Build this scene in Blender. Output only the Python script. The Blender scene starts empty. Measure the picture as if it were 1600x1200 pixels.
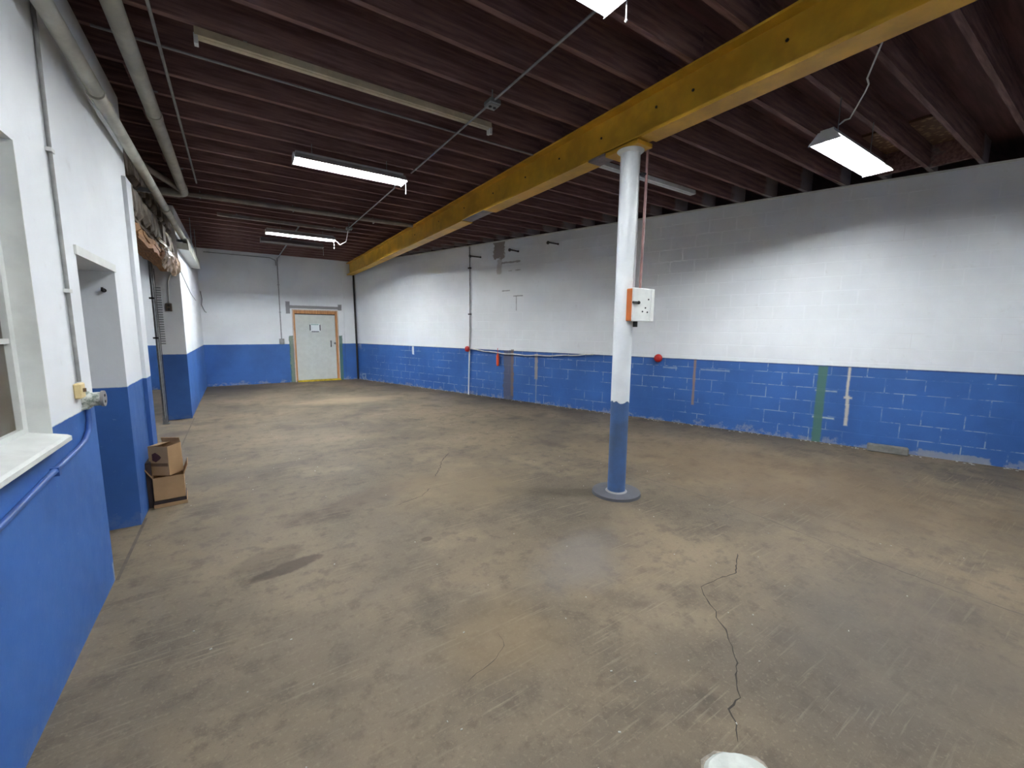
import bpy, bmesh, math, random
from mathutils import Vector, Matrix
random.seed(7)
sc = bpy.context.scene
C = sc.collection

# ---------------------------------------------------------------- camera
yaw, pitch, roll = 0.584271, 0.129091, -0.00927538
fw = Vector((math.sin(yaw)*math.cos(pitch), math.cos(yaw)*math.cos(pitch), -math.sin(pitch)))
rt = Vector((math.cos(yaw), -math.sin(yaw), 0)); dn = fw.cross(rt)
r2 = math.cos(roll)*rt + math.sin(roll)*dn; d2 = -math.sin(roll)*rt + math.cos(roll)*dn
cd = bpy.data.cameras.new('camera'); cam = bpy.data.objects.new('camera', cd); C.objects.link(cam)
cd.sensor_width = 36; cd.lens = 649.05/1600*36; cd.clip_start = .02
m = Matrix.Identity(4)
for i in range(3):
    m[i][0] = r2[i]; m[i][1] = -d2[i]; m[i][2] = -fw[i]
m.translation = (0, 0, 1.65); cam.matrix_world = m; sc.camera = cam
# ---------------------------------------------------------------- world, exposure
w = bpy.data.worlds.new('world'); sc.world = w; w.use_nodes = True
w.node_tree.nodes['Background'].inputs[0].default_value = (.5, .55, .6, 1)
w.node_tree.nodes['Background'].inputs[1].default_value = .0003
vs = sc.view_settings; vs.view_transform = 'Standard'; vs.look = 'None'; vs.gamma = 1; vs.use_curve_mapping = False
vs.exposure = 6.0
TUBE = 5.3                                            # emission of a lit fluorescent tube
TUBE_COL = (.93, .97, 1.0, 1)

# ---------------------------------------------------------------- geometry helpers
def bx(bm, x0, x1, y0, y1, z0, z1, M=None):
    vs_ = [bm.verts.new((x, y, z)) for x in (x0, x1) for y in (y0, y1) for z in (z0, z1)]
    for f in ((0,1,3,2),(4,6,7,5),(0,4,5,1),(2,3,7,6),(0,2,6,4),(1,5,7,3)):
        bm.faces.new([vs_[i] for i in f])
    if M is not None:
        for v in vs_: v.co = M @ v.co
    return vs_
def prism(bm, poly, axis, a, b):
    """poly: 2D points in the two other axes (cyclic order kept), extruded along axis from a to b"""
    def p(u, v, t):
        return {'x': (t, u, v), 'y': (u, t, v), 'z': (u, v, t)}[axis]
    A = [bm.verts.new(p(u, v, a)) for u, v in poly]; B = [bm.verts.new(p(u, v, b)) for u, v in poly]
    n = len(poly)
    bm.faces.new(A); bm.faces.new(B[::-1])
    for i in range(n): bm.faces.new((A[i], B[i], B[(i+1) % n], A[(i+1) % n]))
def tube(bm, pts, r, n=10, cap=True):
    pts = [Vector(p) for p in pts]; rs = r if isinstance(r, (list, tuple)) else [r]*len(pts)
    rings = []; up = None
    for i, p in enumerate(pts):
        if i == 0: t = pts[1]-p
        elif i == len(pts)-1: t = p-pts[i-1]
        else: t = (pts[i+1]-p).normalized()+(p-pts[i-1]).normalized()
        t.normalize()
        if up is None: up = Vector((0,0,1)) if abs(t.z) < .9 else Vector((1,0,0))
        s = t.cross(up)
        if s.length < 1e-4: s = t.orthogonal()
        s.normalize(); up = s.cross(t).normalized()
        k = 1.0
        if 0 < i < len(pts)-1:
            c = (pts[i+1]-p).normalized().dot((p-pts[i-1]).normalized()); k = 1/math.sqrt(max(.3, (1+c)/2))
        rings.append([bm.verts.new(p+(s*math.cos(a)+up*math.sin(a))*rs[i]*k) for a in [2*math.pi*j/n for j in range(n)]])
    for a, b in zip(rings, rings[1:]):
        for j in range(n):
            f = bm.faces.new((a[j], a[(j+1) % n], b[(j+1) % n], b[j])); f.smooth = True
    if cap:
        for f in (bm.faces.new(rings[0][::-1]), bm.faces.new(rings[-1])):
            for e in f.edges: e.smooth = False
def arc(c, u, v, r, a0, a1, n=6):
    c, u, v = Vector(c), Vector(u), Vector(v)
    return [tuple(c+u*r*math.cos(a0+(a1-a0)*i/n)+v*r*math.sin(a0+(a1-a0)*i/n)) for i in range(n+1)]
def cyl(bm, c, r, h, n=24, axis='z', r_top=None):
    c = Vector(c); d = {'x': Vector((1,0,0)), 'y': Vector((0,1,0)), 'z': Vector((0,0,1))}[axis]
    tube(bm, [c, c+d*h], [r, r if r_top is None else r_top], n)
def ball(bm, c, r, n=10, s=(1,1,1)):
    g = bmesh.ops.create_uvsphere(bm, u_segments=n, v_segments=max(5, n//2+1), radius=r)
    for v in g['verts']: v.co = Vector((v.co.x*s[0], v.co.y*s[1], v.co.z*s[2]))+Vector(c)
    for v in g['verts']:
        for f in v.link_faces: f.smooth = True
def bevel(bm, w_, seg=1):
    bmesh.ops.bevel(bm, geom=list(bm.edges), offset=w_, segments=seg, affect='EDGES', profile=.5, clamp_overlap=True)
def mesh(name, bm):
    bmesh.ops.recalc_face_normals(bm, faces=list(bm.faces))
    me = bpy.data.meshes.new(name); bm.to_mesh(me); bm.free(); return me
def obj(name, bm, mt, parent=None, loc=None):
    me = mesh(name, bm); me.materials.append(mt)
    o = bpy.data.objects.new(name, me); C.objects.link(o)
    if loc: o.location = loc
    if parent: o.parent = parent
    return o
def B(): return bmesh.new()
def box_o(name, dims, mt, parent=None, bv=0):
    b = B(); bx(b, *dims)
    if bv: bevel(b, bv)
    return obj(name, b, mt, parent)
def tube_o(name, pts, r, mt, parent=None, n=10):
    b = B(); tube(b, pts, r, n); return obj(name, b, mt, parent)
def tag(o, label, cat, group=None, kind=None):
    o['label'] = label; o['category'] = cat
    if group: o['group'] = group
    if kind: o['kind'] = kind
    return o
def thing(name, label, cat, loc=(0,0,0), group=None, kind=None):
    o = bpy.data.objects.new(name, None); C.objects.link(o); o.location = loc; o.empty_display_size = .1
    return tag(o, label, cat, group, kind)
def child(name, bm, mt, parent):
    """bm given in world coordinates, parent an unrotated Empty"""
    o = obj(name, bm, mt, parent); o.matrix_parent_inverse = Matrix.Translation(-parent.location) if parent.type == 'EMPTY' else Matrix.Identity(4)
    return o

# ---------------------------------------------------------------- material helpers
class Nt:
    def __init__(s, name):
        s.m = bpy.data.materials.new(name); s.m.use_nodes = True; s.t = s.m.node_tree
        s.b = s.t.nodes['Principled BSDF']; s.l = s.t.links
    def n(s, ty, ins=None, **kw):
        nd = s.t.nodes.new(ty)
        for k, v in kw.items(): setattr(nd, k, v)
        for k, v in (ins or {}).items(): s.put(nd.inputs[k], v)
        return nd
    def put(s, sock, v):
        if hasattr(v, 'is_output'): s.l.new(v, sock)
        elif isinstance(v, bpy.types.Node): s.l.new(v.outputs[0], sock)
        else:
            if isinstance(v, (tuple, list)) and len(v) == 3 and sock.type == 'RGBA': v = (*v, 1)
            sock.default_value = v
    def math(s, op, a, b=None, c=None, clamp=False):
        nd = s.t.nodes.new('ShaderNodeMath'); nd.operation = op; nd.use_clamp = clamp
        for i, v in enumerate((a, b, c)):
            if v is not None: s.put(nd.inputs[i], v)
        return nd.outputs[0]
    def noise(s, vec, scale, detail=4, rough=.55, out=0, dist=0):
        nd = s.n('ShaderNodeTexNoise', {'Scale': scale, 'Detail': detail, 'Roughness': rough, 'Distortion': dist})
        if vec is not None: s.l.new(vec, nd.inputs['Vector'])
        return nd.outputs[out]
    def step(s, v, a, b):
        nd = s.n('ShaderNodeMapRange', {0: v, 1: a, 2: b, 3: 0., 4: 1.}, interpolation_type='SMOOTHSTEP'); return nd.outputs[0]
    def mix(s, f, a, b, mode='MIX'):
        nd = s.t.nodes.new('ShaderNodeMix'); nd.data_type = 'RGBA'; nd.blend_type = mode
        s.put(nd.inputs[0], f); s.put(nd.inputs[6], a); s.put(nd.inputs[7], b); return nd.outputs[2]
    def bump(s, h, strength=.2, dist=.01):
        nd = s.n('ShaderNodeBump', {'Height': h, 'Strength': strength, 'Distance': dist}); s.l.new(nd.outputs[0], s.b.inputs['Normal'])
    def done(s, col, rough=.6, metal=0., spec=.5):
        s.put(s.b.inputs['Base Color'], col); s.put(s.b.inputs['Roughness'], rough); s.put(s.b.inputs['Metallic'], metal)
        s.b.inputs['Specular IOR Level'].default_value = spec
        return s.m
def lin(r, g, b):
    f = lambda c: (c/255/12.92) if c/255 <= .04045 else ((c/255+.055)/1.055)**2.4
    return (f(r), f(g), f(b))
def sc3(c, k): return tuple(min(1, x*k) for x in c)
def plain(name, col, rough=.6, metal=0., var=.25, scale=8, bump=0., bscale=60, col2=None, stretch=(1,1,1), spec=.5):
    q = Nt(name); tc = q.n('ShaderNodeTexCoord').outputs['Object']
    mp = q.n('ShaderNodeMapping', {'Vector': tc, 'Scale': stretch}).outputs[0]
    f = q.step(q.noise(mp, scale, 5, .6), .35, .68)
    c = q.mix(f, sc3(col, 1-var) if col2 is None else col2, sc3(col, 1+var*.4))
    if bump: q.bump(q.noise(mp, bscale, 4, .6), bump)
    return q.done(c, rough, metal, spec)

WHITE = (.79, .815, .84); BLUE = (.038, .125, .385); SPLIT = 1.168
MORTAR_PALE = lin(140, 155, 180)
WA = -0.331
WD = Vector((math.sin(WA), math.cos(WA), 0)); WN = Vector((math.cos(WA), -math.sin(WA), 0)); WC = 7.755

def wall_paint(name, stains=(), udir=None, mortar=False, white=WHITE, blue=BLUE, joints=0., eff=.5, jscale=1.):
    q = Nt(name); P = q.n('ShaderNodeNewGeometry').outputs['Position']
    xyz = q.n('ShaderNodeSeparateXYZ', {0: P}); z = xyz.outputs[2]
    u = xyz.outputs[0]
    if udir is not None:
        u = q.n('ShaderNodeVectorMath', {0: P, 1: tuple(udir)}, operation='DOT_PRODUCT').outputs['Value']
    n1 = q.noise(P, 1.1, 5, .6); n2 = q.noise(P, 9, 4, .6); n3 = q.noise(P, 38, 3, .6)
    wcol = q.mix(q.step(n1, .35, .7), sc3(white, .93), white)
    wcol = q.mix(q.math('MULTIPLY', q.step(n2, .62, .78), .25), wcol, (.5, .48, .45))
    bcol = q.mix(q.step(n1, .3, .7), sc3(blue, .84), sc3(blue, 1.1))
    bcol = q.mix(q.math('MULTIPLY', q.step(n3, .68, .74), .45), bcol, lin(120, 145, 190))
    if mortar:
        worn = q.math('MULTIPLY', q.step(q.noise(P, 1.3, 3, .5), .42, .56), q.step(n2, .40, .55))
        bcol = q.mix(q.math('MULTIPLY', worn, .95), bcol, MORTAR_PALE)
        wcol = q.mix(q.math('MULTIPLY', q.step(q.noise(P, 1.3, 3, .5), .56, .66), .3), sc3(white, .97), (.6, .6, .61))
    zz = q.math('ADD', z, q.math('MULTIPLY', q.math('SUBTRACT', n2, .5), .012))
    up = q.step(zz, SPLIT-.004, SPLIT+.004)
    col = q.mix(up, bcol, wcol)
    # peeled paint and lime bloom along the foot of the wall
    e = q.math('SUBTRACT', q.math('ADD', q.math('MULTIPLY', q.noise(P, 5, 5, .7), .55), -.17), z)
    em = q.math('MULTIPLY', q.step(e, .03, .1), q.step(n2, .40, .52))
    col = q.mix(q.math('MULTIPLY', em, eff), col, lin(158, 158, 160))
    for (u0, u1, z0, z1, c, k, amp) in stains:
        du = q.math('SUBTRACT', q.math('ABSOLUTE', q.math('SUBTRACT', u, (u0+u1)/2)), abs(u1-u0)/2)
        dz = q.math('SUBTRACT', q.math('ABSOLUTE', q.math('SUBTRACT', z, (z0+z1)/2)), abs(z1-z0)/2)
        d = q.math('ADD', q.math('MAXIMUM', du, dz), q.math('MULTIPLY', q.math('SUBTRACT', q.noise(P, 11, 4, .6), .5), amp))
        mk = q.math('SUBTRACT', 1., q.step(d, -.012, .012))
        col = q.mix(q.math('MULTIPLY', mk, k), col, c)
    h = q.math('ADD', q.math('MULTIPLY', n2, .5), q.math('MULTIPLY', n3, .3))
    if joints:
        # rows of painted-over block joints too fine or too far to build
        br = q.n('ShaderNodeTexBrick', {'Scale': 1., 'Mortar Size': .006, 'Mortar Smooth': .6, 'Brick Width': .406, 'Row Height': .203})
        cv = q.n('ShaderNodeCombineXYZ', {0: u, 1: z, 2: 0.}); q.l.new(cv.outputs[0], br.inputs['Vector'])
        h = q.math('SUBTRACT', h, q.math('MULTIPLY', br.outputs['Fac'], joints))
    q.bump(h, .22, .01)
    return q.done(col, q.math('ADD', .42, q.math('MULTIPLY', n2, .25)), 0., .4)

BROWN = lin(95, 82, 76); TAN = lin(160, 150, 140); GREEN = lin(74, 112, 98); CREAM = lin(200, 192, 178); GREY = lin(130, 130, 134)
right_stains = [
    (1.35, 1.80, .985, 1.01, lin(140, 155, 180), .8, .03), (2.2, 2.45, .985, 1.01, lin(140, 155, 180), .8, .03), (-1.7, -1.05, -.05, .09, lin(150, 152, 156), .75, .12), (-.1, .16, .78, .80, lin(170, 178, 182), .8, .02), (-.1, .16, .37, .395, lin(190, 196, 190), .8, .02),
    (5.93, 6.22, -.1, 1.16, lin(84, 82, 90), .8, .16), (5.92, 6.0, .1, 1.2, lin(118, 98, 88), .8, .05),
    (5.24, 5.32, .55, 1.12, TAN, .9, .05), (5.26, 5.29, .0, .55, lin(130, 140, 160), .7, .05),
    (6.22, 6.55, 3.30, 3.75, lin(122, 108, 100), .85, .2), (6.30, 6.44, 2.95, 3.3, lin(150, 140, 130), .5, .1),
    (.035, .145, -.1, SPLIT-.01, GREEN, .95, .03),
    (-.235, -.205, .72, 1.165, CREAM, .95, .02), (-.26, -.22, .30, .62, CREAM, .95, .02), (-.28, -.19, .70, .725, CREAM, .95, .02), (-.25,-.215,.6,.74,CREAM,.95,.02),
    (1.88, 1.92, .36, 1.165, lin(150, 122, 105), .9, .02),
    (9.53, 9.61, .93, SPLIT+.02, WHITE, .95, .05),
    (5.75, 6.3, 3.18, 3.22, lin(110, 100, 95), .7, .06), (5.68, 5.95, 2.42, 2.44, lin(80, 78, 78), .8, .02), (5.85, 5.87, 2.1, 2.42, lin(100, 98, 98), .7, .02),
    (6.05, 6.28, 2.55, 2.57, lin(100, 98, 98), .7, .03), (5.75, 5.9, 3.0, 3.015, lin(90, 86, 86), .7, .02), (6.0, 6.1, 3.0, 3.01, lin(90, 86, 86), .6, .02),
    (-9., 12.6, SPLIT-.012, SPLIT+.0, lin(38, 44, 66), .85, .01),
]
DX = 14.27
back_stains = [
    (1.29, 1.40, 2.08, 2.44, GREY, .95, .02), (1.38, 2.86, 2.24, 2.33, GREY, .95, .02), (2.76, 2.87, 2.22, 2.40, GREY, .95, .02),
    (1.33, 1.445, -.1, 1.42, GREEN, .9, .06), (2.74, 2.85, -.1, 1.42, GREEN, .9, .06), (1.35, 1.45, .0, 1.4, lin(150, 150, 130), .5, .14),
]
M_wall_r = wall_paint('painted_block_wall', right_stains, WD)
M_mortar_r = wall_paint('painted_mortar', right_stains, WD, mortar=True)
M_wall_l = wall_paint('painted_left_wall', [(3.53, 3.553, -.1, .12, lin(170, 170, 165), .6, .12)], (0, 1, 0), eff=.12)
M_wall_b = wall_paint('painted_back_wall', back_stains, (1, 0, 0), joints=.5)
M_wall_n = wall_paint('painted_plain_wall', [], (1, 0, 0), eff=.2)

def floor_mat():
    q = Nt('stained_concrete'); P = q.n('ShaderNodeNewGeometry').outputs['Position']
    xyz = q.n('ShaderNodeSeparateXYZ', {0: P})
    a = q.noise(P, .42, 5, .6, dist=.4); b = q.noise(P, 1.5, 6, .62, dist=.3); c = q.noise(P, 7, 5, .65); d = q.noise(P, 55, 3, .6); fine = q.noise(P, 190, 2, .6)
    base = q.mix(q.step(a, .33, .66), lin(128, 121, 111), lin(176, 163, 143))
    base = q.mix(q.math('MULTIPLY', q.step(b, .5, .68), .6), base, lin(104, 101, 99))
    base = q.mix(q.math('MULTIPLY', q.step(q.noise(P, 1.1, 5, .6), .52, .7), .5), base, lin(190, 178, 157))
    base = q.mix(q.math('MULTIPLY', q.step(c, .50, .66), .45), base, lin(98, 92, 86))
    base = q.mix(q.math('MULTIPLY', q.step(d, .54, .70), .26), base, lin(206, 196, 176))
    base = q.mix(q.math('MULTIPLY', q.step(q.noise(P, 22, 4, .7), .54, .68), .35), base, lin(112, 102, 90))
    base = q.mix(q.math('MULTIPLY', q.step(fine, .58, .7), .28), base, lin(80, 76, 70))
    # drag scratches, two directions
    for rz, k in ((.5, .4), (1.35, .3), (-.3, .35)):
        mp = q.n('ShaderNodeMapping', {'Vector': P, 'Rotation': (0, 0, rz), 'Scale': (1.2, 26, 1)}).outputs[0]
        s = q.math('MULTIPLY', q.step(q.noise(mp, 1.6, 3, .6), .60, .70), q.step(b, .4, .6))
        base = q.mix(q.math('MULTIPLY', s, k), base, lin(205, 196, 178))
    def spot(cx, cy, rx, ry, rot, col, k, amp=.5, lo=.7, hi=1.05):
        nonlocal base
        mp = q.n('ShaderNodeMapping', {'Vector': P, 'Location': (cx, cy, 0), 'Rotation': (0, 0, rot), 'Scale': (rx, ry, 1)}, vector_type='TEXTURE').outputs[0]
        ln = q.n('ShaderNodeVectorMath', {0: mp}, operation='LENGTH').outputs['Value']
        ln = q.math('ADD', ln, q.math('MULTIPLY', q.math('SUBTRACT', q.noise(P, 3.2, 5, .65), .5), amp))
        base = q.mix(q.math('MULTIPLY', q.math('SUBTRACT', 1., q.step(ln, lo, hi)), k), base, col)
    spot(.20, 3.10, .34, .11, .25, lin(84, 72, 64), .75, 1.6, .55, .85)
    spot(.10, 3.30, .25, .16, .3, lin(96, 84, 74), .35, .9)
    spot(1.0, 4.05, .95, .28, .35, lin(112, 96, 88), .45, 1.2, .3, 1.1)
    spot(6.0, 8.2, 1.2, 2.2, .35, lin(92, 88, 86), .55, 1.2, .3, 1.1)
    spot(4.0, 4.9, .9, .6, .0, lin(104, 98, 92), .5, 1.2, .3, 1.1)
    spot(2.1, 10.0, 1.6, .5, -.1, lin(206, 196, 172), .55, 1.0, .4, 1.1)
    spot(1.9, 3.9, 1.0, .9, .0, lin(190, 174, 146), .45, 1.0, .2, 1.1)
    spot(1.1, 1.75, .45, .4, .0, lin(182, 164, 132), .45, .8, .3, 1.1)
    spot(5.2, 2.2, 1.5, 2.6, .3, lin(150, 130, 104), .5, .9, .3, 1.1)
    spot(2.0, 2.1, .6, .35, .4, lin(168, 168, 172), .5, 1.0, .3, 1.1)
    spot(3.0, .6, 1.2, .8, .0, lin(128, 126, 126), .5, .8, .3, 1.1)
    spot(1.16, 2.96, .05, .04, .0, lin(90, 82, 74), .7, .5)
    q.bump(q.math('ADD', q.math('MULTIPLY', c, .4), q.math('MULTIPLY', d, .35)), .25, .01)
    base = q.mix(1., base, (.46, .415, .355), 'MULTIPLY')
    return q.done(base, q.math('ADD', .52, q.math('MULTIPLY', b, .35)), 0., .32)
M_floor = floor_mat()
M_crack = plain('crack_dirt', lin(52, 46, 40), .9)
M_joint = plain('floor_seam', lin(92, 84, 74), .9)

def joist_mat():
    q = Nt('old_joist_wood'); P = q.n('ShaderNodeNewGeometry').outputs['Position']; tc = q.n('ShaderNodeTexCoord').outputs['Object']
    mp = q.n('ShaderNodeMapping', {'Vector': tc, 'Scale': (1, 14, 14)}).outputs[0]
    g = q.noise(mp, 2.2, 5, .6)
    col = q.mix(q.step(g, .3, .7), lin(98, 70, 66), lin(140, 108, 102))
    # joists turn paler where they meet the right wall
    s = q.n('ShaderNodeVectorMath', {0: P, 1: tuple(WN)}, operation='DOT_PRODUCT').outputs['Value']
    k = q.step(q.math('ADD', s, q.math('MULTIPLY', q.noise(P, 6, 3), .3)), WC-.13, WC-.0)
    col = q.mix(q.math('MULTIPLY', k, .75), col, lin(150, 146, 146))
    q.bump(g, .25, .01)
    return q.done(col, .75, 0., .3)
M_joist = joist_mat()
M_deck = plain('ceiling_planks', lin(104, 66, 62), .8, var=.4, scale=3, stretch=(.4, 6, 1))
def osb_mat():
    q = Nt('chipboard'); tc = q.n('ShaderNodeTexCoord').outputs['Object']
    v = q.n('ShaderNodeTexVoronoi', {'Scale': 16.}); q.l.new(tc, v.inputs['Vector'])
    return q.done(q.mix(q.step(v.outputs['Distance'], .1, .5), lin(176, 142, 104), lin(112, 82, 58)), .8)
M_osb = osb_mat()
YEL = lin(212, 162, 44)
M_yellow = plain('yellow_beam_paint', YEL, .5, var=.22, scale=3, bump=.05, bscale=25)
M_bare = plain('bare_primer_steel', lin(128, 116, 116), .6)
M_dark = plain('dark_iron', lin(48, 46, 46), .6, .3)
M_bolt = plain('bolt_hole_black', lin(40, 34, 22), .7)
M_steelgrey = plain('galvanised_steel', lin(150, 154, 156), .42, .6, var=.2, scale=14)
M_conduit = plain('grey_conduit', lin(148, 148, 146), .55)
M_pipe = plain('white_pipe_paint', lin(190, 190, 180), .5, var=.2, scale=5)
M_pipe2 = plain('dull_pipe_paint', lin(158, 150, 142), .55, var=.25, scale=5)
M_whitep = plain('white_enamel', lin(216, 218, 214), .45, var=.08)
M_cream = plain('cream_enamel', lin(196, 184, 156), .5, var=.2, scale=5)
M_fix = plain('fixture_enamel', lin(190, 192, 192), .35, var=.05)
M_fixgrey = plain('fixture_grey', lin(140, 138, 138), .5, var=.1)
M_black = plain('black_rubber', lin(30, 30, 32), .7)
M_red = plain('red_plastic', lin(190, 44, 40), .4, var=.1)
M_orange = plain('orange_plastic', lin(232, 88, 44), .45, var=.1)
M_orangep = plain('orange_box_paint', lin(196, 104, 42), .5, var=.15)
M_wood = plain('raw_pine', lin(196, 138, 88), .7, var=.3, scale=3, stretch=(10, 10, 1.2))
M_woodw = plain('whitewashed_pine', lin(206, 186, 170), .7, var=.25, scale=3, stretch=(10, 10, 1.2))
M_woodo = plain('splintered_wood', lin(158, 118, 80), .8, var=.45, scale=6, stretch=(9, 1, 9), bump=.3, bscale=20)
M_yelw = plain('yellow_sill_paint', lin(206, 178, 44), .6, var=.35, scale=9)
M_doorp = plain('pale_door_paint', lin(196, 200, 196), .5, var=.06)
M_paper = plain('paper', lin(224, 230, 232), .8, var=.05)
M_teal = plain('teal_print', lin(110, 160, 150), .8)
M_tape = plain('dark_tape', lin(70, 74, 80), .6)
M_chrome = plain('chrome', lin(190, 190, 190), .25, .9)
M_card = plain('cardboard', lin(172, 138, 100), .85, var=.12, scale=4)
M_cardin = plain('cardboard_inside', lin(120, 92, 64), .9, var=.15)
M_mark = plain('maroon_print', lin(84, 44, 46), .8)
M_pallet = plain('dark_tray', lin(52, 40, 38), .8)
M_conc = plain('grey_concrete', lin(122, 121, 116), .85, var=.2, scale=12, bump=.3)
M_patch = plain('white_patch_cement', lin(186, 190, 184), .7, var=.12, scale=14, bump=.4, bscale=30)
M_patchrim = plain('crumbly_cement', lin(150, 140, 126), .9, var=.4, scale=22, bump=.6, bscale=40)
M_rubble = plain('bare_rubble', lin(126, 116, 104), .9, var=.5, scale=7, bump=.7, bscale=14)
M_ivory = plain('ivory_plastic', lin(222, 200, 146), .45, var=.08)
M_plug = plain('chipped_grey_green', lin(98, 110, 100), .55, .2, var=.3, scale=40, col2=lin(206, 208, 202))
M_bluep = plain('blue_pipe_paint', (.034, .10, .33), .5, var=.2)
M_pink = plain('faded_red_conduit', lin(150, 112, 108), .6)
M_brownb = plain('brown_board', lin(108, 84, 62), .8, var=.5, scale=4)
M_boxbrown = plain('brown_box', lin(86, 74, 60), .7, var=.4, scale=30)
M_chip = plain('white_chip', lin(190, 188, 180), .8)
M_rope = plain('white_hose', lin(222, 222, 214), .6)
def glass_mat():
    q = Nt('dusty_glass'); tc = q.n('ShaderNodeTexCoord').outputs['Object']
    q.b.inputs['Transmission Weight'].default_value = .75; q.b.inputs['IOR'].default_value = 1.3
    return q.done(q.mix(q.step(q.noise(tc, 5, 4), .3, .7), lin(150, 130, 105), lin(190, 185, 175)), .25)
M_glass = glass_mat()
def plastic_mat():
    q = Nt('clear_plastic_sheet'); q.b.inputs['Transmission Weight'].default_value = .7; q.b.inputs['IOR'].default_value = 1.2
    tc = q.n('ShaderNodeTexCoord').outputs['Object']; q.bump(q.noise(tc, 30, 4), .6)
    return q.done(lin(214, 190, 160), .16)
M_plastic = plastic_mat()
def tube_mat(power):
    q = Nt('lit_tube' if power else 'unlit_tube')
    if power:
        q.b.inputs['Emission Color'].default_value = TUBE_COL; q.b.inputs['Emission Strength'].default_value = TUBE*power
    return q.done((.85, .85, .85, 1), .3)
M_tube_off = tube_mat(0)
M_colw = plain('column_white', lin(222, 226, 228), .45, var=.06, scale=5)
M_colb = plain('column_blue', (.050, .11, .26), .55, var=.3, scale=3, col2=(.055, .095, .18))

# ================================================================ THE SETTING
XL, XT, YB, YN = -.764, -1.12, 14.27, -3.6
ZJ, ZD = 3.71, 4.0
# ---- floor
b = B(); bx(b, -6.2, 10.5, YN-.2, YB+.3, -.2, 0)
floor = tag(obj('floor', b, M_floor), 'stained grey-beige concrete floor with cracks and scratches', 'floor', kind='structure')
def ribbon(name, pts, wd, mt, parent, z=.0012, jit=0.):
    bm = B(); P = []
    for i in range(len(pts)-1):
        (x0, y0), (x1, y1) = pts[i], pts[i+1]; n = max(1, int(math.hypot(x1-x0, y1-y0)/.03)) if jit else 1
        for k in range(n): P.append((x0+(x1-x0)*k/n+random.uniform(-jit, jit), y0+(y1-y0)*k/n+random.uniform(-jit, jit)))
    P.append(pts[-1]); prev = None
    for i, (x, y) in enumerate(P):
        a = P[max(0, i-1)]; c = P[min(len(P)-1, i+1)]; d = Vector((c[0]-a[0], c[1]-a[1], 0)).normalized(); s = Vector((-d.y, d.x, 0))
        hw = wd/2*(random.uniform(.5, 1.3) if jit else 1)
        if jit and i in (0, len(P)-1): hw *= .2
        cur = (bm.verts.new((x+s.x*hw, y+s.y*hw, z)), bm.verts.new((x-s.x*hw, y-s.y*hw, z)))
        if prev: bm.faces.new((prev[0], prev[1], cur[1], cur[0]))
        prev = cur
    return obj(name, bm, mt, parent)
ribbon('crack', [(3.04,1.507),(2.781,1.376),(2.597,1.406),(2.427,1.415),(2.322,1.306),(2.287,1.223),(2.227,1.196),(2.178,1.103),(2.085,1.023),(2.004,.949),(1.922,.908),(1.837,.856),(1.813,.831),(1.712,.831),(1.671,.775),(1.595,.726)], .007, M_crack, floor, jit=.005)
ribbon('crack', [(2.3,5.0),(2.07,4.73),(1.95,4.5),(1.77,4.24)], .009, M_crack, floor, jit=.008)
ribbon('crack', [(1.6,3.95),(1.45,3.8),(1.16,3.71)], .006, M_crack, floor, jit=.008)
ribbon('crack', [(1.1,1.78),(1.08,1.68),(.97,1.62),(.81,1.58)], .003, M_crack, floor, jit=.005)
ribbon('seam', [(3.70,3.3),(3.84,2.5),(3.86,1.9),(3.80,1.2),(3.78,.6),(3.82,-.6)], .012, M_joint, floor, jit=.006)
ribbon('seam', [(XL+.012,3.53),(XL+.012,4.6)], .02, M_joint, floor)
ribbon('seam', [(XL+.03,5.4),(XL+.03,9.42)], .015, M_joint, floor)

# ---- ceiling: plank deck, joists, chipboard patches
ceiling = thing('ceiling', 'dark brown open joist ceiling under plank deck', 'ceiling', (0, 0, 0), kind='structure')
box_o('deck', (-6.2, 10.5, YN-.2, YB+.3, ZD, ZD+.06), M_deck, ceiling)
def wall_x(y): return (WC-WN.y*y)/WN.x
jl = B(); bx(jl, XT, 3.165, -.0225, .0225, ZJ+.002, ZD); me_l = mesh('joist', jl); me_l.materials.append(M_joist)
for k in range(-16, 24):
    y = 4.256+.418*k
    o = bpy.data.objects.new('joist', me_l); C.objects.link(o); o.parent = ceiling; o.location = (0, y, 0)
    xe = wall_x(y)+.12
    j = B(); bx(j, 0, xe-3.166, -.0225, .0225, ZJ+.002, ZD)
    o = obj('joist', j, M_joist, ceiling, (3.166, y, 0))
box_o('chipboard_panel', (6.4, 7.35, 1.776, 2.138, ZD-.03, ZD-.002), M_osb, ceiling)
box_o('chipboard_panel', (6.4, 7.5, 1.358, 1.72, ZD-.03, ZD-.002), M_osb, ceiling)
for x0, y0 in ((7.22, 1.776), (7.36, 1.358)):
    box_o('blocking', (x0, x0+.05, y0, y0+.365, ZJ+.005, ZD-.031), M_joist, ceiling)
# bridging pieces between the joists near the left wall
for k in (1, 3, 6): box_o('blocking', (-.62, -.58, 4.256+.418*k+.024, 4.256+.418*(k+1)-.024, ZJ+.03, ZD-.002), M_joist, ceiling)

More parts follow.
